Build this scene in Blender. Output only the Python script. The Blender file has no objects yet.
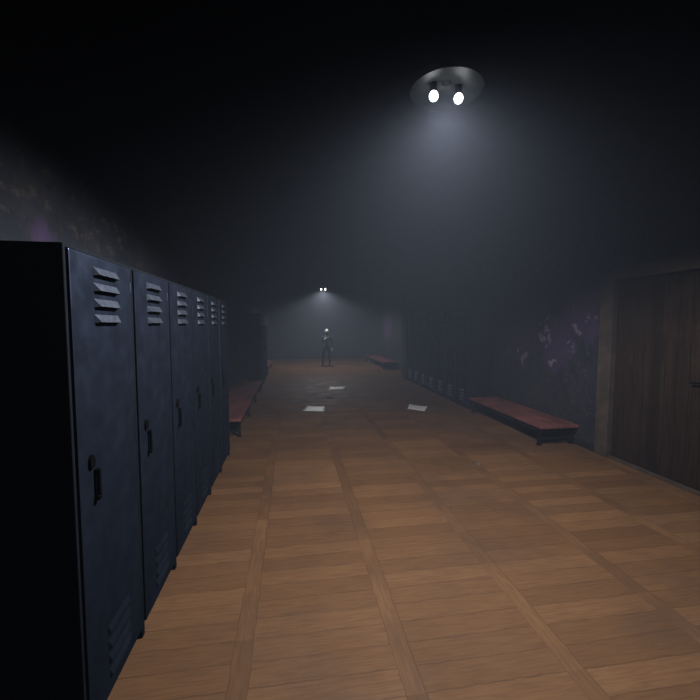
import bpy, bmesh, math, random
from mathutils import Vector, Matrix

random.seed(7)
scene = bpy.context.scene
COL = scene.collection
PI = math.pi

# ------------------------------------------------------------------ camera, world, exposure
cam_d = bpy.data.cameras.new('camera')
cam = bpy.data.objects.new('camera', cam_d)
COL.objects.link(cam)
cam_d.sensor_fit = 'HORIZONTAL'
cam_d.sensor_width = 36.0
cam_d.lens = 382.0 / 700.0 * 36.0
cam_d.clip_start = 0.02
cam.location = (0, 0, 1.7)
cam.rotation_euler = (math.radians(90 - 3.744), 0, math.radians(-8.615))
scene.camera = cam

world = bpy.data.worlds.new('world')
scene.world = world
world.use_nodes = True
wn = world.node_tree
wn.nodes.clear()
w_out = wn.nodes.new('ShaderNodeOutputWorld')
w_bg = wn.nodes.new('ShaderNodeBackground')
w_bg.inputs['Color'].default_value = (0, 0, 0, 1)
w_bg.inputs['Strength'].default_value = 0.0
w_vol = wn.nodes.new('ShaderNodeVolumeScatter')          # the haze that fills the corridor
w_vol.inputs['Color'].default_value = (0.72, 0.80, 1.0, 1)
w_vol.inputs['Density'].default_value = 0.030
w_vol.inputs['Anisotropy'].default_value = 0.0
wn.links.new(w_bg.outputs[0], w_out.inputs['Surface'])
# thin near the camera, thicker down the corridor
w_geo = wn.nodes.new('ShaderNodeNewGeometry')
w_sep = wn.nodes.new('ShaderNodeSeparateXYZ')
w_map = wn.nodes.new('ShaderNodeMapRange')
w_map.interpolation_type = 'SMOOTHSTEP'
for _k, _v in ((1, 0.3), (2, 8.0), (3, 0.0022), (4, 0.0245)):
    w_map.inputs[_k].default_value = _v
wn.links.new(w_geo.outputs['Position'], w_sep.inputs[0])
wn.links.new(w_sep.outputs['Y'], w_map.inputs[0])
wn.links.new(w_map.outputs[0], w_vol.inputs['Density'])
wn.links.new(w_vol.outputs[0], w_out.inputs['Volume'])
world.cycles.volume_step_size = 1.5

LAMP_POWER = {'near': 530.0, 'far': 230.0}
LAMP_COLOR = (0.93, 0.96, 1.0)
SPOT_SIZE = math.radians(158)
SPOT_BLEND = 0.42

vs = scene.view_settings
vs.view_transform = 'Standard'
vs.look = 'None'
vs.exposure = 0.0
vs.gamma = 1.0
vs.use_curve_mapping = False
cy = scene.cycles
cy.use_denoising = True
cy.max_bounces = 6
cy.diffuse_bounces = 0
cy.glossy_bounces = 0
cy.volume_bounces = 0
cy.sample_clamp_indirect = 4.0

# ------------------------------------------------------------------ node helper
class NT:
    def __init__(self, name):
        self.m = bpy.data.materials.new(name)
        self.m.use_nodes = True
        self.t = self.m.node_tree
        self.b = self.t.nodes['Principled BSDF']
        self.tc = self.t.nodes.new('ShaderNodeTexCoord')

    def n(self, kind, **kw):
        nd = self.t.nodes.new(kind)
        for k, v in kw.items():
            setattr(nd, k, v)
        return nd

    def put(self, sock, v):
        if isinstance(v, bpy.types.NodeSocket):
            self.t.links.new(v, sock)
        elif isinstance(v, tuple) and len(v) == 3 and sock.type == 'RGBA':
            sock.default_value = (*v, 1)
        else:
            sock.default_value = v

    def math(self, op, a, b=0.0, clamp=False):
        nd = self.n('ShaderNodeMath', operation=op, use_clamp=clamp)
        self.put(nd.inputs[0], a)
        self.put(nd.inputs[1], b)
        return nd.outputs[0]

    def vmath(self, op, a, b=(0, 0, 0)):
        nd = self.n('ShaderNodeVectorMath', operation=op)
        self.put(nd.inputs[0], a)
        self.put(nd.inputs[1], b)
        return nd.outputs['Value' if op in ('LENGTH', 'DISTANCE') else 'Vector']

    def mix(self, f, a, b, blend='MIX'):
        nd = self.n('ShaderNodeMix', data_type='RGBA', blend_type=blend)
        self.put(nd.inputs[0], f)
        self.put(nd.inputs[6], a)
        self.put(nd.inputs[7], b)
        return nd.outputs[2]

    def noise(self, scale, detail=4.0, rough=0.55, vec=None, dist=0.0):
        nd = self.n('ShaderNodeTexNoise')
        self.put(nd.inputs['Vector'], vec if vec is not None else self.tc.outputs['Object'])
        nd.inputs['Scale'].default_value = scale
        nd.inputs['Detail'].default_value = detail
        nd.inputs['Roughness'].default_value = rough
        nd.inputs['Distortion'].default_value = dist
        return nd.outputs[0]

    def ramp(self, v, lo, hi, a=0.0, b=1.0):
        nd = self.n('ShaderNodeMapRange', interpolation_type='SMOOTHSTEP')
        self.put(nd.inputs[0], v)
        for k, x in zip((1, 2, 3, 4), (lo, hi, a, b)):
            self.put(nd.inputs[k], x)
        return nd.outputs[0]

    def scaled(self, s):
        nd = self.n('ShaderNodeMapping')
        self.put(nd.inputs[0], self.tc.outputs['Object'])
        nd.inputs['Scale'].default_value = s
        return nd.outputs[0]

    def xyz(self):
        nd = self.n('ShaderNodeSeparateXYZ')
        self.put(nd.inputs[0], self.tc.outputs['Object'])
        return nd.outputs

    def comb(self, x, y, z):
        nd = self.n('ShaderNodeCombineXYZ')
        for k, v in enumerate((x, y, z)):
            self.put(nd.inputs[k], v)
        return nd.outputs[0]

    def white(self, vec):
        nd = self.n('ShaderNodeTexWhiteNoise')
        self.put(nd.inputs[0], vec)
        return nd.outputs['Value']

    def bump(self, h, strength=0.3, dist=0.02):
        nd = self.n('ShaderNodeBump')
        nd.inputs['Strength'].default_value = strength
        nd.inputs['Distance'].default_value = dist
        self.put(nd.inputs['Height'], h)
        self.t.links.new(nd.outputs[0], self.b.inputs['Normal'])

    def done(self, color, rough=0.6, metal=0.0, spec=0.5):
        self.put(self.b.inputs['Base Color'], color)
        self.put(self.b.inputs['Roughness'], rough)
        self.put(self.b.inputs['Metallic'], metal)
        self.put(self.b.inputs['Specular IOR Level'], spec)
        return self.m


def paint(name, c, rough=0.5, var=0.25, scale=6.0, metal=0.0, spec=0.5, scratch=None):
    k = NT(name)
    f = k.noise(scale, 6, 0.6)
    dark = tuple(x * (1 - var) for x in c)
    lite = tuple(min(1, x * (1 + var)) for x in c)
    col = k.mix(k.ramp(f, 0.3, 0.7), dark, lite)
    if scratch:
        s = k.noise(3.0, 8, 0.7, vec=k.scaled((3, 3, 0.6)))
        col = k.mix(k.ramp(s, 0.62, 0.70, 0.0, 0.55), col, scratch)
    r = k.ramp(k.noise(scale * 2.3, 5, 0.6), 0.25, 0.75, rough - 0.04, min(1, rough + 0.05))
    return k.done(col, r, metal, spec)


# ------------------------------------------------------------------ materials
def floor_material():
    k = NT('worn_parquet')
    X, Y, Z = k.xyz()
    P, Q = 0.82, 0.86
    wob = k.math('MULTIPLY', k.math('SUBTRACT', k.noise(6.0, 5, 0.7), 0.5), 0.035)      # worn, uneven edges
    X, Y = k.math('ADD', X, wob), k.math('SUBTRACT', Y, wob)
    u = k.math('DIVIDE', k.math('SUBTRACT', X, 0.50), P)
    v = k.math('DIVIDE', k.math('SUBTRACT', Y, 0.30), Q)
    iu, iv = k.math('FLOOR', u), k.math('FLOOR', v)
    fu, fv = k.math('FRACT', u), k.math('FRACT', v)
    strip = k.math('LESS_THAN', fu, 0.12)                    # boards that run along the corridor
    nb = 6.0
    bi = k.math('FLOOR', k.math('MULTIPLY', fv, nb))
    rnd_b = k.white(k.comb(iu, iv, bi))
    half = k.math('FLOOR', k.math('MULTIPLY', fv, 2.0))
    rnd_s = k.white(k.comb(k.math('ADD', iu, 17.3), iv, half))
    rnd_c = k.white(k.comb(iu, iv, 91.0))
    rnd = k.math('ADD', k.math('MULTIPLY', strip, rnd_s), k.math('MULTIPLY', k.math('SUBTRACT', 1.0, strip), rnd_b))
    rnd = k.math('ADD', k.math('MULTIPLY', rnd, 0.65), k.math('MULTIPLY', rnd_c, 0.35))
    grain_t = k.noise(5.0, 6, 0.6, vec=k.scaled((1.0, 14.0, 1.0)), dist=0.4)
    grain_l = k.noise(5.0, 6, 0.6, vec=k.scaled((14.0, 1.0, 1.0)), dist=0.4)
    grain = k.math('ADD', k.math('MULTIPLY', strip, grain_l), k.math('MULTIPLY', k.math('SUBTRACT', 1.0, strip), grain_t))
    c = k.mix(rnd, (0.122, 0.058, 0.026), (0.212, 0.105, 0.048))
    c = k.mix(k.math('MULTIPLY', strip, k.ramp(k.noise(1.7, 2, 0.5), 0.35, 0.65, 0.0, 0.6)), c, (0.112, 0.057, 0.030))
    c = k.mix(k.ramp(grain, 0.35, 0.75, 0.0, 0.5), c, (0.078, 0.037, 0.019))
    # seams
    du = k.math('MINIMUM', fu, k.math('ABSOLUTE', k.math('SUBTRACT', fu, 0.12)))
    fb = k.math('FRACT', k.math('MULTIPLY', fv, nb))
    db = k.math('ADD', k.math('MULTIPLY', k.math('MINIMUM', fb, k.math('SUBTRACT', 1.0, fb)), Q / nb), k.math('MULTIPLY', strip, 1.0))
    seam = k.math('MINIMUM', k.math('MULTIPLY', du, P), db)
    seam_f = k.ramp(seam, 0.001, 0.006, 1.0, 0.0)
    c = k.mix(k.math('MULTIPLY', seam_f, 0.35), c, (0.035, 0.02, 0.014))
    # dirt
    d1 = k.ramp(k.noise(0.9, 6, 0.62), 0.42, 0.72)
    c = k.mix(k.math('MULTIPLY', d1, 0.45), c, (0.058, 0.037, 0.027))
    d2 = k.ramp(k.noise(7.0, 8, 0.7), 0.62, 0.74)
    c = k.mix(k.math('MULTIPLY', d2, 0.35), c, (0.04, 0.027, 0.02))
    rough = k.ramp(k.noise(3.0, 6, 0.6), 0.3, 0.7, 0.62, 0.78)
    k.bump(k.math('ADD', k.math('MULTIPLY', seam_f, -1.0), k.math('MULTIPLY', grain, 0.4)), 0.25, 0.004)
    return k.done(c, rough, 0.0, 0.22)


def wall_material(name, blobs, flip=1.0):
    """Dark grimy plaster; blobs = sprayed purple patches with flaked pale bits at (y, z, radius)."""
    k = NT(name)
    base = k.mix(k.ramp(k.noise(1.3, 7, 0.65), 0.35, 0.68), (0.018, 0.020, 0.030), (0.036, 0.035, 0.042))
    base = k.mix(k.ramp(k.noise(9.0, 8, 0.72), 0.50, 0.66, 0.0, 0.75), base, (0.018, 0.017, 0.018))
    base = k.mix(k.ramp(k.noise(8.0, 7, 0.72, vec=k.scaled((1, 1.0, 1.6))), 0.53, 0.64, 0.0, 0.85), base, (0.068, 0.054, 0.047))
    X, Y, Z = k.xyz()
    yz = k.comb(0.0, Y, Z)
    wob = k.noise(4.0, 5, 0.6)
    total = None
    for (y, z, r) in blobs:
        d = k.vmath('DISTANCE', yz, (0.0, y, z))
        d = k.math('ADD', k.math('DIVIDE', d, r), k.math('MULTIPLY', k.math('SUBTRACT', wob, 0.5), 1.5))
        m = k.ramp(d, 0.35, 1.05, 1.0, 0.0)
        total = m if total is None else k.math('MAXIMUM', total, m)
    if total is not None:
        base = k.mix(k.math('MULTIPLY', total, 0.8), base, (0.072, 0.042, 0.100))
        flake = k.ramp(k.noise(3.6, 4, 0.6, dist=1.0), 0.60, 0.66)
        base = k.mix(k.math('MULTIPLY', flake, k.math('MULTIPLY', total, 0.85)), base, (0.26, 0.18, 0.26))
    k.bump(k.noise(11.0, 8, 0.7), 0.5, 0.02)
    return k.done(base, 0.85, 0.0, 0.25)


def plank_material(name, c1, c2, pitch, axis='Y'):
    k = NT(name)
    X, Y, Z = k.xyz()
    a = k.math('DIVIDE', Y if axis == 'Y' else X, pitch)
    r = k.white(k.comb(k.math('FLOOR', a), 3.0, 1.0))
    g = k.noise(6.0, 7, 0.65, vec=k.scaled((7, 7, 0.5)), dist=0.6)
    c = k.mix(r, c1, c2)
    c = k.mix(k.ramp(g, 0.4, 0.72, 0.0, 0.75), c, tuple(x * 0.4 for x in c1))
    c = k.mix(k.ramp(k.noise(1.6, 6, 0.6), 0.55, 0.75, 0.0, 0.6), c, (0.055, 0.030, 0.020))
    k.bump(g, 0.3, 0.01)
    return k.done(c, 0.8, 0.0, 0.08)


M = {}
M['floor'] = floor_material()
M['wall_right'] = wall_material('grimy_plaster_right', [(4.85, 1.85, 0.55), (5.30, 1.45, 0.6), (6.3, 1.5, 0.7), (15.9, 1.75, 1.1)])
M['wall_left'] = wall_material('grimy_plaster_left', [(2.36, 2.20, 0.15)])
M['wall_plain'] = wall_material('grimy_plaster', [])
M['ceiling'] = paint('ceiling_plaster', (0.055, 0.058, 0.066), 0.9, 0.3, 2.0)
M['base'] = paint('baseboard_paint', (0.009, 0.009, 0.010), 0.8, 0.3)
M['locker'] = paint('navy_locker_paint', (0.128, 0.158, 0.245), 0.30, 0.10, 4.0, 0.92, 0.5, scratch=(0.14, 0.17, 0.26))
M['locker_in'] = paint('dark_locker_carcass', (0.010, 0.012, 0.017), 0.75, 0.2, 4.0, 0.0, 0.08)
M['louvre'] = paint('worn_louvre_paint', (0.115, 0.13, 0.17), 0.42, 0.22, 20.0, 0.8)
M['black'] = paint('blackened_steel', (0.003, 0.003, 0.0035), 0.95, 0.3, 20.0, 0.0, 0.04)
M['steel'] = paint('dull_steel', (0.32, 0.33, 0.35), 0.4, 0.2, 30.0, 0.6)
M['pale_steel'] = paint('pale_steel', (0.62, 0.64, 0.66), 0.45, 0.15, 30.0, 0.2)
M['bench'] = paint('oxblood_bench_paint', (0.195, 0.070, 0.064), 0.5, 0.28, 3.0, 0.0, 0.45, scratch=(0.14, 0.05, 0.045))
M['bench_frame'] = paint('dark_bench_steel', (0.006, 0.006, 0.007), 0.7, 0.25, 12.0, 0.0, 0.25)
M['door'] = plank_material('dark_door_planks', (0.016, 0.010, 0.0072), (0.031, 0.018, 0.0125), 0.13)
M['door_frame'] = paint('worn_door_frame_paint', (0.070, 0.050, 0.040), 0.8, 0.25, 5.0, 0.0, 0.1)
M['paper'] = paint('dirty_white_paper', (0.93, 0.92, 0.91), 0.45, 0.05, 9.0, 0.0, 0.6)
M['dark_paper'] = paint('blackened_paper', (0.02, 0.018, 0.018), 0.9, 0.3, 12.0)
M['shade'] = paint('lamp_shade_enamel', (0.05, 0.055, 0.06), 0.5, 0.2, 8.0)
M['skin'] = paint('ashen_skin', (0.62, 0.60, 0.59), 0.55, 0.06, 14.0)
M['cloth'] = paint('charcoal_cloth', (0.030, 0.031, 0.037), 0.9, 0.25, 18.0)
M['shoe'] = paint('black_leather', (0.012, 0.012, 0.013), 0.45, 0.2, 18.0)
M['eye'] = paint('dark_eye', (0.01, 0.01, 0.012), 0.2, 0.1, 18.0)
M['lip'] = paint('ashen_lip', (0.30, 0.17, 0.16), 0.5, 0.1, 18.0)


def bulb_material():
    k = NT('glowing_bulb')
    k.b.inputs['Emission Color'].default_value = (0.95, 0.98, 1.0, 1)
    k.b.inputs['Emission Strength'].default_value = 9.0
    return k.done((0.9, 0.9, 0.9), 0.3)


M['bulb'] = bulb_material()

# ------------------------------------------------------------------ mesh helpers
def box(bm, lo, hi, bevel=0.0, seg=2, mat=None):
    lo, hi = Vector(lo), Vector(hi)
    r = bmesh.ops.create_cube(bm, size=1.0)
    vsx = r['verts']
    c, s = (lo + hi) / 2, hi - lo
    for v in vsx:
        v.co = Vector((v.co.x * s.x, v.co.y * s.y, v.co.z * s.z))
        if mat is not None:
            v.co = mat @ v.co
        v.co += c
    if bevel > 0:
        es = list({e for v in vsx for e in v.link_edges})
        bmesh.ops.bevel(bm, geom=es, offset=bevel, segments=seg, affect='EDGES', profile=0.6)


def tube(bm, a, b, r, seg=14, r2=None):
    a, b = Vector(a), Vector(b)
    d = b - a
    m = Matrix.Translation((a + b) / 2) @ d.to_track_quat('Z', 'Y').to_matrix().to_4x4()
    bmesh.ops.create_cone(bm, cap_ends=True, cap_tris=False, segments=seg, radius1=r, radius2=r if r2 is None else r2, depth=d.length, matrix=m)


def ball(bm, c, r, s=(1, 1, 1), u=18, v=12):
    m = Matrix.Translation(Vector(c)) @ Matrix.Diagonal((s[0], s[1], s[2], 1))
    bmesh.ops.create_uvsphere(bm, u_segments=u, v_segments=v, radius=r, matrix=m)


def lathe(bm, prof, seg=32, origin=(0, 0, 0)):
    rings = []
    for (r, z) in prof:
        rings.append([bm.verts.new((origin[0] + r * math.cos(2 * PI * i / seg), origin[1] + r * math.sin(2 * PI * i / seg), origin[2] + z)) for i in range(seg)])
    for a, b in zip(rings, rings[1:]):
        for i in range(seg):
            bm.faces.new((a[i], a[(i + 1) % seg], b[(i + 1) % seg], b[i]))


def obj(name, bm, mat, parent=None, smooth=False):
    bmesh.ops.recalc_face_normals(bm, faces=bm.faces)
    me = bpy.data.meshes.new(name)
    bm.to_mesh(me)
    bm.free()
    if smooth:
        for p in me.polygons:
            p.use_smooth = True
    me.materials.append(mat)
    o = bpy.data.objects.new(name, me)
    COL.objects.link(o)
    if parent is not None:
        o.parent = parent
    return o


def thing(name, label, cat, loc=(0, 0, 0), rotz=0.0, group=None):
    o = bpy.data.objects.new(name, None)
    COL.objects.link(o)
    o.empty_display_size = 0.2
    o.location = loc
    o.rotation_euler = (0, 0, rotz)
    return tag(o, label, cat, group)


def tag(o, label, cat, group=None):
    o['label'] = label
    o['category'] = cat
    if group:
        o['group'] = group
    return o


def struct(name, bm, mat, label=None, cat=None, parent=None):
    o = obj(name, bm, mat, parent)
    o['kind'] = 'structure'
    if label:
        o['label'] = label
    if cat:
        o['category'] = cat
    return o


def dup(root, loc, rotz, label, group=None):
    r = root.copy()
    COL.objects.link(r)
    r.location = loc
    r.rotation_euler = (0, 0, rotz)
    r['label'] = label
    if group:
        r['group'] = group

    def kids(src, dst):
        for ch in list(src.children):
            c = ch.copy()
            COL.objects.link(c)
            c.parent = dst
            kids(ch, c)
    kids(root, r)
    return r


# ------------------------------------------------------------------ the corridor
XL, XR, Y0, Y1, ZC = -1.35, 4.0, -3.0, 19.4, 3.34
T = 0.15
bm = bmesh.new(); box(bm, (XL - T, Y0 - T, -0.12), (XR + T, Y1 + T, 0.0))
struct('floor', bm, M['floor'], 'worn brown parquet floor of square panels', 'floor')
bm = bmesh.new(); box(bm, (XL - T, Y0 - T, ZC), (XR + T, Y1 + T, ZC + 0.12))
struct('ceiling', bm, M['ceiling'], 'dark ceiling lost in shadow above the haze', 'ceiling')
bm = bmesh.new(); box(bm, (XL - T, Y0 - T, 0), (XL, Y1 + T, ZC))
struct('wall_left', bm, M['wall_left'], 'grimy plaster wall behind the lockers on the left', 'wall')
# the right wall leaves an opening for the door
DA, DB, DH = 2.93, 4.26, 2.26      # opening, towards the camera .. away from it
bm = bmesh.new()
box(bm, (XR, Y0 - T, 0), (XR + T, DA, ZC))
box(bm, (XR, DB, 0), (XR + T, Y1 + T, ZC))
box(bm, (XR, DA, DH), (XR + T, DB, ZC))
struct('wall_right', bm, M['wall_right'], 'grimy wall with purple spray paint and pale flakes beside the wooden door', 'wall')
bm = bmesh.new(); box(bm, (XL, Y1, 0), (XR, Y1 + T, ZC))
struct('wall_back', bm, M['wall_plain'], 'end wall of the corridor dim in the haze', 'wall')
bm = bmesh.new(); box(bm, (XL, Y0 - T, 0), (XR, Y0, ZC))
struct('wall_front', bm, M['wall_plain'], 'wall closing the corridor behind the viewpoint', 'wall')
bm = bmesh.new()
box(bm, (XR - 0.015, DB + 0.2, 0), (XR, Y1, 0.09), 0.003)
box(bm, (XR - 0.015, Y0, 0), (XR, DA - 0.2, 0.09), 0.003)
struct('baseboard_right', bm, M['base'])
bm = bmesh.new(); box(bm, (XL, Y0, 0), (XL + 0.015, Y1, 0.09), 0.003)
struct('baseboard_left', bm, M['base'])
bm = bmesh.new(); box(bm, (XL + 0.015, Y1 - 0.015, 0), (XR - 0.015, Y1, 0.09), 0.003)
struct('baseboard_back', bm, M['base'])

bm = bmesh.new(); box(bm, (3.455, 11.34, 0), (XR, 11.80, ZC), 0.008)  # near-black upright added to fill the dark strip past the last locker
struct('trim_1', bm, M['base'], 'dark pillar on the right wall at the far end of the lockers', 'upright')

# ------------------------------------------------------------------ the wooden door on the right
bm = bmesh.new()
n = 10
w = (DB - DA - 0.012) / n
for i in range(n):
    ya = DA + 0.006 + i * w
    box(bm, (XR + 0.03, ya + 0.002, 0.035), (XR + 0.07, ya + w - 0.002, DH - 0.01), 0.004, 1)
box(bm, (XR + 0.06, DA + 0.01, 0.04), (XR + 0.09, DB - 0.01, DH - 0.02))
door = struct('door_1', bm, M['door'], 'wide dark wooden plank door in a pale worn frame on the right', 'door')
bm = bmesh.new()
box(bm, (XR - 0.035, DB - 0.005, 0), (XR + 0.06, DB + 0.195, DH + 0.14), 0.006)
box(bm, (XR - 0.035, DA - 0.195, 0), (XR + 0.06, DA + 0.005, DH + 0.14), 0.006)
box(bm, (XR - 0.040, DA - 0.20, DH - 0.005), (XR + 0.06, DB + 0.20, DH + 0.145), 0.006)
box(bm, (XR - 0.01, DA, 0.0), (XR + 0.10, DB, 0.03), 0.004)
struct('door_frame', bm, M['door_frame'], parent=door)
bm = bmesh.new()
box(bm, (XR + 0.022, 3.14, 1.02), (XR + 0.031, 3.20, 1.22), 0.003)
tube(bm, (XR + 0.03, 3.17, 1.125), (XR - 0.03, 3.17, 1.125), 0.010)
tube(bm, (XR - 0.026, 3.16, 1.125), (XR - 0.026, 3.28, 1.12), 0.010)
struct('door_handle', bm, M['black'], parent=door)

# ------------------------------------------------------------------ lockers
LW, LD, LH = 0.59, 0.51, 2.0      # one locker; local frame: front is +X at x=0, runs y 0..LW


def louvres(zs, y0, y1, p=0.022, t=0.016):
    bm = bmesh.new()
    for z in zs:
        h = 0.036
        x = 0.0205
        A = [bm.verts.new(c) for c in ((x, y0, z + h), (x, y1, z + h), (x, y1, z), (x, y0, z),
                                       (x + p, y0 + t, z + 0.004), (x + p, y1 - t, z + 0.004))]
        bm.faces.new((A[0], A[1], A[5], A[4]))      # hood
        bm.faces.new((A[0], A[4], A[3]))
        bm.faces.new((A[1], A[2], A[5]))
        bm.faces.new((A[3], A[4], A[5], A[2]))
        bm.faces.new((A[0], A[3], A[2], A[1]))
    return bm


def make_locker(label, low_mat='locker'):
    t = thing('locker', label, 'locker')
    bm = bmesh.new()
    s = 0.018
    e = 0.0015                                       # hairline joint to the neighbour
    box(bm, (-LD, e, 0), (0.014, s, LH), 0.002, 1)
    box(bm, (-LD, LW - s, 0), (0.014, LW - e, LH), 0.002, 1)
    box(bm, (-LD, s, LH - 0.014), (0.012, LW - s, LH), 0.002, 1)
    box(bm, (-LD, s, 0.055), (-0.02, LW - s, 0.075))
    box(bm, (-LD, s, 0.0), (-LD + 0.012, LW - s, LH - 0.02))
    obj('body', bm, M['locker_in'], t)
    bm = bmesh.new(); box(bm, (-0.05, s, 0.0), (-0.03, LW - s, 0.056))
    obj('plinth', bm, M['locker_in'], t)
    bm = bmesh.new()
    box(bm, (-0.002, 0.027, 0.065), (0.020, LW - 0.027, LH - 0.016), 0.004, 2)
    d = obj('door', bm, M['locker'], t)
    zs = [1.708 + 0.066 * i for i in range(4)]
    obj('louvre_vent', louvres(zs, 0.195, 0.41), M['louvre'], d)
    zs = [0.14 + 0.066 * i for i in range(4)]
    obj('louvre_vent', louvres(zs, 0.195, 0.41, 0.010, 0.010) if low_mat == 'locker' else louvres(zs, 0.195, 0.41, 0.014, 0.010), M[low_mat], d)  # door paint keeps the left rows' lower vents dark, in place of shade
    bm = bmesh.new()
    # keyhole rosette and lift handle below it
    m = Matrix.Translation((0.024, 0.115, 1.145)) @ Matrix.Diagonal((1, 1, 1.35, 1)) @ Matrix.Rotation(PI / 2, 4, 'Y')
    bmesh.ops.create_cone(bm, cap_ends=True, segments=20, radius1=0.024, radius2=0.020, depth=0.012, matrix=m)
    obj('lock', bm, M['black'], d)
    bm = bmesh.new()
    box(bm, (0.019, 0.135, 1.085), (0.030, 0.160, 1.105), 0.003)
    box(bm, (0.026, 0.138, 0.99), (0.040, 0.157, 1.105), 0.005)
    box(bm, (0.019, 0.130, 0.975), (0.040, 0.157, 0.995), 0.004)
    obj('handle', bm, M['black'], d)
    for z in (0.30, 1.09, 1.86):
        bm = bmesh.new()
        tube(bm, (0.012, LW - 0.014, z), (0.012, LW - 0.014, z + 0.055), 0.008, 10)
        box(bm, (0.0, LW - 0.022, z + 0.005), (0.008, LW - 0.006, z + 0.05))
        obj('hinge', bm, M['locker'], t)
    return t


left_near = [
    'navy steel locker nearest the camera, its black side panel in full view at the left',
    'second navy locker from the camera in the near left row, pale vents lit',
    'third navy locker from the camera in the near left row',
    'fourth navy locker from the camera in the near left row',
    'fifth navy locker of the near left row, next to last before the bench',
    'last navy locker of the near left row, beside the long red bench',
]
left_far = [
    'first locker of the far left row, dark side panel behind the long red bench',
    'second locker of the hazy far left row, beyond the long bench',
    'third locker of the hazy far left row, beyond the long bench',
    'fourth locker of the far left row, next to last before the far left bench',
    'last locker of the far left row, beside the small far left bench',
]
right_row = [
    'navy locker of the right row standing nearest the near right bench',
    'second locker of the right row counted from the near right bench',
    'third locker of the right row counted from the near right bench',
    'middle locker of the dark row along the right wall',
    'fifth locker of the right row counted from the near right bench',
    'sixth locker of the right row, next to last before the graffiti wall',
    'farthest locker of the right row, ending before the purple graffiti wall',
]
XF = -0.82
proto = make_locker(left_near[0])
proto.location = (XF - 0.014, 1.545, 0)
proto['group'] = 'lockers of the near left row'
for i in range(1, 6):
    dup(proto, (XF - 0.014, 1.545 + i * LW, 0), 0, left_near[i])
for i in range(5):
    dup(proto, (XF - 0.014, 9.95 + i * LW, 0), 0, left_far[i], 'lockers of the far left row')
XFR = 3.48
proto_r = make_locker(right_row[0], 'louvre')      # upper-vent paint on the lower vents too, standing in for stronger light here
proto_r.location = (XFR + 0.02, 7.15 + LW, 0)
proto_r.rotation_euler = (0, 0, PI)
proto_r['group'] = 'lockers along the right wall'
for i in range(1, 7):
    dup(proto_r, (XFR + 0.02, 7.15 + (i + 1) * LW, 0), PI, right_row[i])

# ------------------------------------------------------------------ benches (local: runs +y from 0, x 0..W)
BW, BH = 0.585, 0.29


def make_bench(label, x0, y0, length, legs, group, pale=None):
    t = thing('bench', label, 'bench', (x0, y0, 0), 0, group)
    bm = bmesh.new()
    half = (BW - 0.012) / 2
    for k in range(2):
        xa = k * (half + 0.012)
        box(bm, (xa, 0, BH - 0.04), (xa + half, length, BH), 0.006, 2)
    obj('seat', bm, M['bench'], t)
    bm = bmesh.new()
    box(bm, (0.02, 0.03, BH - 0.105), (0.045, length - 0.03, BH - 0.039), 0.003)
    box(bm, (BW - 0.045, 0.03, BH - 0.105), (BW - 0.02, length - 0.03, BH - 0.039), 0.003)
    for yy in legs:
        box(bm, (0.045, yy - 0.015, BH - 0.09), (BW - 0.045, yy + 0.015, BH - 0.039), 0.003)
    box(bm, (BW / 2 - 0.015, legs[0], 0.07), (BW / 2 + 0.015, legs[-1], 0.10), 0.003)
    for yy in legs:
        box(bm, (0.06, yy - 0.013, 0.07), (BW - 0.06, yy + 0.013, 0.10), 0.003)
    obj('frame', bm, M['bench_frame'], t)
    for j, yy in enumerate(legs):
        for sx in (0, 1):
            bm = bmesh.new()
            xa = 0.022 if sx == 0 else BW - 0.062
            box(bm, (xa, yy - 0.02, 0.012), (xa + 0.04, yy + 0.02, BH - 0.05), 0.004)
            is_pale = pale == (j, sx)
            if is_pale:
                box(bm, (xa, yy - 0.026, 0.012), (xa + 0.04, yy - 0.018, BH - 0.041), 0.002)
            lg = obj('leg', bm, M['pale_steel'] if is_pale else M['bench_frame'], t)
            if is_pale:
                lg['label'] = 'pale bare metal leg'
            bm = bmesh.new()
            box(bm, (xa - 0.012, yy - 0.03, 0), (xa + 0.052, yy + 0.03, 0.014), 0.004)
            obj('foot', bm, M['black'], lg)
    return t


make_bench('low red bench standing by the right wall between the wooden door and lockers', 3.41, 4.77, 2.18, [0.10, 2.1], 'low red benches')
make_bench('long low red bench along the left wall between the two locker rows', -0.77 - BW, 5.84, 4.05, [0.10, 1.4, 2.7, 3.95], 'low red benches')
make_bench('far low red bench under the purple graffiti on the right wall', 3.405, 14.05, 3.4, [0.10, 1.7, 3.3], 'low red benches', pale=(0, 1))
make_bench('small far bench in the haze beyond the far left lockers', -0.82 - BW + 0.02, 13.2, 2.4, [0.10, 2.3], 'low red benches')

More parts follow.
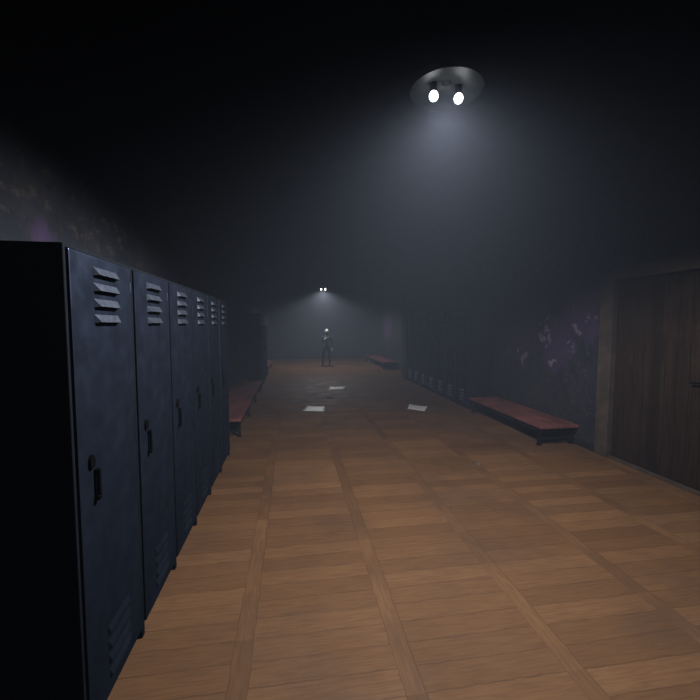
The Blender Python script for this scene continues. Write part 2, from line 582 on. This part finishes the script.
# ------------------------------------------------------------------ papers on the floor
def paper(name, label, pts, mat, curl, cat, group=None, seed=0):
    """pts: four floor corners; a slightly curled sheet with thickness."""
    rnd = random.Random(seed)
    cx = sum(p[0] for p in pts) / 4
    cyy = sum(p[1] for p in pts) / 4
    bm = bmesh.new()
    N = 8
    grid = []
    for i in range(N + 1):
        row = []
        for j in range(N + 1):
            u, v = i / N, j / N
            x = (1 - u) * (1 - v) * pts[0][0] + u * (1 - v) * pts[1][0] + u * v * pts[2][0] + (1 - u) * v * pts[3][0]
            y = (1 - u) * (1 - v) * pts[0][1] + u * (1 - v) * pts[1][1] + u * v * pts[2][1] + (1 - u) * v * pts[3][1]
            z = 0.0025 + curl * (u * v) ** 3 + curl * 0.5 * ((1 - u) * v) ** 4 + 0.0012 * math.sin(9 * u + seed) * math.sin(7 * v)
            row.append(bm.verts.new((x - cx, y - cyy, max(0.0015, z))))
        grid.append(row)
    for i in range(N):
        for j in range(N):
            bm.faces.new((grid[i][j], grid[i + 1][j], grid[i + 1][j + 1], grid[i][j + 1]))
    r = bmesh.ops.extrude_face_region(bm, geom=list(bm.faces))
    for g in r['geom']:
        if isinstance(g, bmesh.types.BMVert):
            g.co.z -= 0.0014
    o = obj(name, bm, mat, None, True)
    o.location = (cx, cyy, 0)
    return tag(o, label, cat, group)


paper('paper_sheet', 'white paper sheet lying left of centre, nearest the long left bench', [(0.19, 7.54), (0.61, 7.44), (0.66, 7.84), (0.29, 7.98)], M['paper'], 0.012, 'paper', 'loose papers on the floor', 1)
paper('paper_sheet', 'white paper sheet farthest down the corridor floor, towards the standing figure', [(0.92, 9.98), (1.36, 9.96), (1.46, 10.34), (1.01, 10.40)], M['paper'], 0.010, 'paper', 'loose papers on the floor', 2)
paper('paper_sheet', 'white paper sheet lying near the right lockers, corner lifted', [(2.31, 7.42), (2.58, 7.16), (2.76, 7.50), (2.48, 7.84)], M['paper'], 0.02, 'paper', 'loose papers on the floor', 3)
paper('paper_scrap', 'small blackened scrap between the two white sheets on the floor', [(0.77, 8.68), (0.90, 8.70), (0.95, 8.88), (0.82, 8.90)], M['dark_paper'], 0.01, 'scrap', None, 4)
paper('paper_scrap', 'tiny pale scrap on the parquet in front of the near red bench', [(2.215, 4.28), (2.25, 4.27), (2.26, 4.305), (2.225, 4.31)], M['steel'], 0.008, 'scrap', None, 5)

# ------------------------------------------------------------------ ceiling lamps
def make_lamp(label, x, y, power, zb):
    t = thing('ceiling_lamp', label, 'lamp', (x, y, ZC), 0, 'twin bulb ceiling lamps')
    h = zb - ZC
    bm = bmesh.new()
    lathe(bm, [(0.0, 0.0), (0.07, 0.0), (0.07, -0.018), (0.02, -0.03), (0.02, h + 0.09), (0.0, h + 0.09)], 24)
    obj('stem', bm, M['shade'], t, False)
    bm = bmesh.new()
    lathe(bm, [(0.03, h + 0.095), (0.12, h + 0.085), (0.235, h + 0.045), (0.24, h + 0.038), (0.23, h + 0.040), (0.115, h + 0.075), (0.03, h + 0.085), (0.03, h + 0.095)], 36)
    obj('lamp_shade', bm, M['shade'], t, True)
    for s in (-1, 1):
        bm = bmesh.new()
        tube(bm, (s * 0.085, 0, h + 0.085), (s * 0.085, 0, h + 0.03), 0.022, 16)
        k = obj('socket', bm, M['black'], t)
        bm = bmesh.new()
        ball(bm, (s * 0.085, 0, h), 0.028, (1, 1, 1.15))
        obj('bulb', bm, M['bulb'], k, True)
    ld = bpy.data.lights.new('lamp_light', 'SPOT')
    ld.energy = power
    ld.color = LAMP_COLOR
    ld.spot_size = SPOT_SIZE
    ld.spot_blend = SPOT_BLEND
    ld.shadow_soft_size = 0.16
    lo = bpy.data.objects.new('lamp_light', ld)
    COL.objects.link(lo)
    lo.parent = t
    lo.location = (0, 0, h - 0.05)
    return t


make_lamp('twin bulb ceiling lamp glowing overhead close to the camera', 1.0, 2.45, LAMP_POWER['near'], 3.17)
make_lamp('far twin bulb ceiling lamp, two bright points above the standing figure', 1.235, 15.25, LAMP_POWER['far'], 3.11)

# ------------------------------------------------------------------ the figure under the far lamp
def skin_mesh(pts, edges, root, levels=1):
    me = bpy.data.meshes.new('skeleton')
    me.from_pydata([p[:3] for p in pts], edges, [])
    o = bpy.data.objects.new('skeleton', me)
    COL.objects.link(o)
    o.modifiers.new('s', 'SKIN')
    for i, p in enumerate(pts):
        sv = me.skin_vertices[0].data[i]
        r = p[3]
        sv.radius = r if isinstance(r, tuple) else (r, r)
        sv.use_root = (i == root)
    ss = o.modifiers.new('u', 'SUBSURF')
    ss.levels = ss.render_levels = levels
    dg = bpy.context.evaluated_depsgraph_get()
    dg.update()
    ev = bpy.data.meshes.new_from_object(o.evaluated_get(dg))
    bpy.data.objects.remove(o)
    bpy.data.meshes.remove(me)
    return ev


def make_figure(x, y, label):
    t = thing('person', label, 'person', (x, y, 0), 0)
    P, E = [], []

    def v(px, py, pz, r, link=None):
        P.append((px, py, pz, r))
        if link is not None:
            E.append((link, len(P) - 1))
        return len(P) - 1

    pel = v(-0.02, 0.0, 0.80, (0.115, 0.085))
    wai = v(-0.01, 0.0, 0.93, (0.092, 0.072), pel)
    che = v(0.0, 0.0, 1.08, (0.118, 0.085), wai)
    upp = v(0.0, 0.005, 1.20, (0.100, 0.065), che)
    nek = v(0.0, -0.005, 1.28, 0.040, upp)
    hed = v(0.0, -0.012, 1.36, 0.043, nek)
    # legs: the right one (left in view) steps out
    for s, fx, ky in ((-1, -0.175, -0.01), (1, 0.125, -0.02)):
        hip = v(-0.02 + s * 0.075, 0.0, 0.76, 0.078, pel)
        th = v(-0.02 + s * 0.09 + (fx + 0.02) * 0.15, -0.005, 0.62, 0.066, hip)
        kn = v((fx) * 0.75 + s * 0.01, ky, 0.43, 0.047, th)
        ca = v((fx) * 0.88, 0.012, 0.30, 0.045, kn)
        an = v(fx, 0.02, 0.075, 0.031, ca)
    # arms
    sh = v(-0.155, 0.005, 1.215, 0.050, upp)
    el = v(-0.235, -0.01, 0.99, 0.036, sh)
    fm = v(-0.19, -0.105, 1.06, 0.033, el)
    wr = v(-0.125, -0.165, 1.12, 0.023, fm)
    pa = v(-0.095, -0.168, 1.142, (0.030, 0.018), wr)
    ra = v(-0.062, -0.160, 1.158, (0.028, 0.015), pa)
    s2 = v(0.155, 0.005, 1.215, 0.050, upp)
    e2 = v(0.205, 0.02, 0.98, 0.037, s2)
    f2 = v(0.215, 0.0, 0.86, 0.033, e2)
    w2 = v(0.215, -0.025, 0.755, 0.023, f2)
    p2 = v(0.214, -0.032, 0.715, (0.018, 0.030), w2)
    r2 = v(0.212, -0.038, 0.685, (0.015, 0.028), p2)
    meshes = [skin_mesh(P, E, pel, 2)]

    # fingers, each its own chain rooted inside its palm
    def finger(a, b, c, d, r=0.0085):
        meshes.append(skin_mesh([(*a, r * 1.1), (*b, r), (*c, r * 0.92), (*d, r * 0.75)], [(0, 1), (1, 2), (2, 3)], 0, 1))
    for q, (o_, ln) in enumerate(((0.024, 0.062), (0.008, 0.070), (-0.008, 0.066), (-0.023, 0.052))):
        # hand laid on the chest: fingers point inwards, spread along z
        bx, bz = -0.066, 1.158 + o_
        finger((bx, -0.160, bz), (bx + ln * 0.4, -0.153, bz + 0.012), (bx + ln * 0.75, -0.142, bz + 0.016), (bx + ln, -0.126, bz + 0.015))
        # hanging hand: fingers point down, spread along y
        by = -0.038 + o_
        finger((0.212, by, 0.688), (0.209, by - 0.003, 0.688 - ln * 0.4), (0.201, by - 0.004, 0.688 - ln * 0.75), (0.189, by - 0.003, 0.688 - ln))
    finger((-0.105, -0.168, 1.150), (-0.095, -0.172, 1.180), (-0.078, -0.168, 1.200), (-0.064, -0.160, 1.212), 0.010)
    finger((0.213, -0.050, 0.725), (0.207, -0.070, 0.700), (0.200, -0.078, 0.680), (0.194, -0.080, 0.662), 0.010)

    bm = bmesh.new()
    for me in meshes:
        bm.from_mesh(me)
        bpy.data.meshes.remove(me)
    # head: skull, jaw, nose, brow, ears
    ball(bm, (0, 0.008, 1.452), 0.088, (0.84, 1.04, 1.0), 28, 20)
    ball(bm, (0, -0.022, 1.392), 0.058, (0.86, 0.95, 1.0), 24, 16)
    ball(bm, (0, -0.050, 1.358), 0.024, (1, 0.9, 0.8))
    tube(bm, (0, -0.078, 1.452), (0, -0.092, 1.410), 0.009, 10, 0.014)
    ball(bm, (0, -0.092, 1.410), 0.013, (1.1, 0.9, 0.8))
    box(bm, (-0.045, -0.083, 1.457), (0.045, -0.05, 1.472), 0.006)
    for s in (-1, 1):
        ball(bm, (s * 0.076, 0.012, 1.428), 0.026, (0.35, 0.7, 1.15))
        ball(bm, (s * 0.040, -0.055, 1.415), 0.022, (1, 0.8, 0.8))
    me = bpy.data.meshes.new('figure')
    bm.to_mesh(me)
    bm.free()
    o = bpy.data.objects.new('tmp', me)
    COL.objects.link(o)
    rm = o.modifiers.new('r', 'REMESH')
    rm.mode = 'VOXEL'
    rm.voxel_size = 0.0055
    sm = o.modifiers.new('s', 'SMOOTH')
    sm.factor = 0.5
    sm.iterations = 3
    dg = bpy.context.evaluated_depsgraph_get()
    dg.update()
    ev = bpy.data.meshes.new_from_object(o.evaluated_get(dg))
    bpy.data.objects.remove(o)
    ev.name = 'body'
    ev.materials.clear()
    ev.materials.append(M['skin'])
    ev.materials.append(M['cloth'])
    ev.materials.append(M['lip'])
    for p in ev.polygons:
        c = p.center
        p.use_smooth = True
        skin = c.z > 1.272
        if (c - Vector((-0.075, -0.16, 1.16))).length < 0.075 and c.y < -0.108 and c.x > -0.125:
            skin = True
        if c.x > 0.15 and c.z < 0.752:
            skin = True
        if skin and abs(c.x) < 0.022 and c.y < -0.06 and 1.380 < c.z < 1.389:
            p.material_index = 2
        else:
            p.material_index = 0 if skin else 1
    body = bpy.data.objects.new('body', ev)
    COL.objects.link(body)
    body.parent = t
    for s in (-1, 1):
        bm = bmesh.new()
        ball(bm, (s * 0.030, -0.071, 1.442), 0.0125, (1.15, 0.8, 0.75))
        obj('eye', bm, M['eye'], t, True)
    for fx, tw in ((-0.175, -0.30), (0.125, 0.75)):
        bm = bmesh.new()
        m = Matrix.Translation((fx, 0.02, 0)) @ Matrix.Rotation(tw, 4, 'Z')
        prof = [(-0.175, 0.020, 0.022), (-0.150, 0.036, 0.040), (-0.10, 0.043, 0.052), (-0.05, 0.038, 0.075), (-0.015, 0.036, 0.105), (0.02, 0.036, 0.108), (0.045, 0.032, 0.070), (0.058, 0.022, 0.040)]
        rings = []
        for (yy, hw, hh) in prof:
            rings.append([bm.verts.new(m @ Vector((hw * a, yy, hh * b))) for a, b in ((-0.9, 0), (-1, 0.35), (-0.75, 0.8), (0, 1), (0.75, 0.8), (1, 0.35), (0.9, 0))])
        for a, b in zip(rings, rings[1:]):
            for i in range(7):
                bm.faces.new((a[i], a[(i + 1) % 7], b[(i + 1) % 7], b[i]))
        bm.faces.new(rings[0])
        bm.faces.new(rings[-1][::-1])
        obj('shoe', bm, M['shoe'], t, True)
    return t


make_figure(1.40, 15.58, 'thin person in dark clothes with bare pale head, standing under the far lamp')
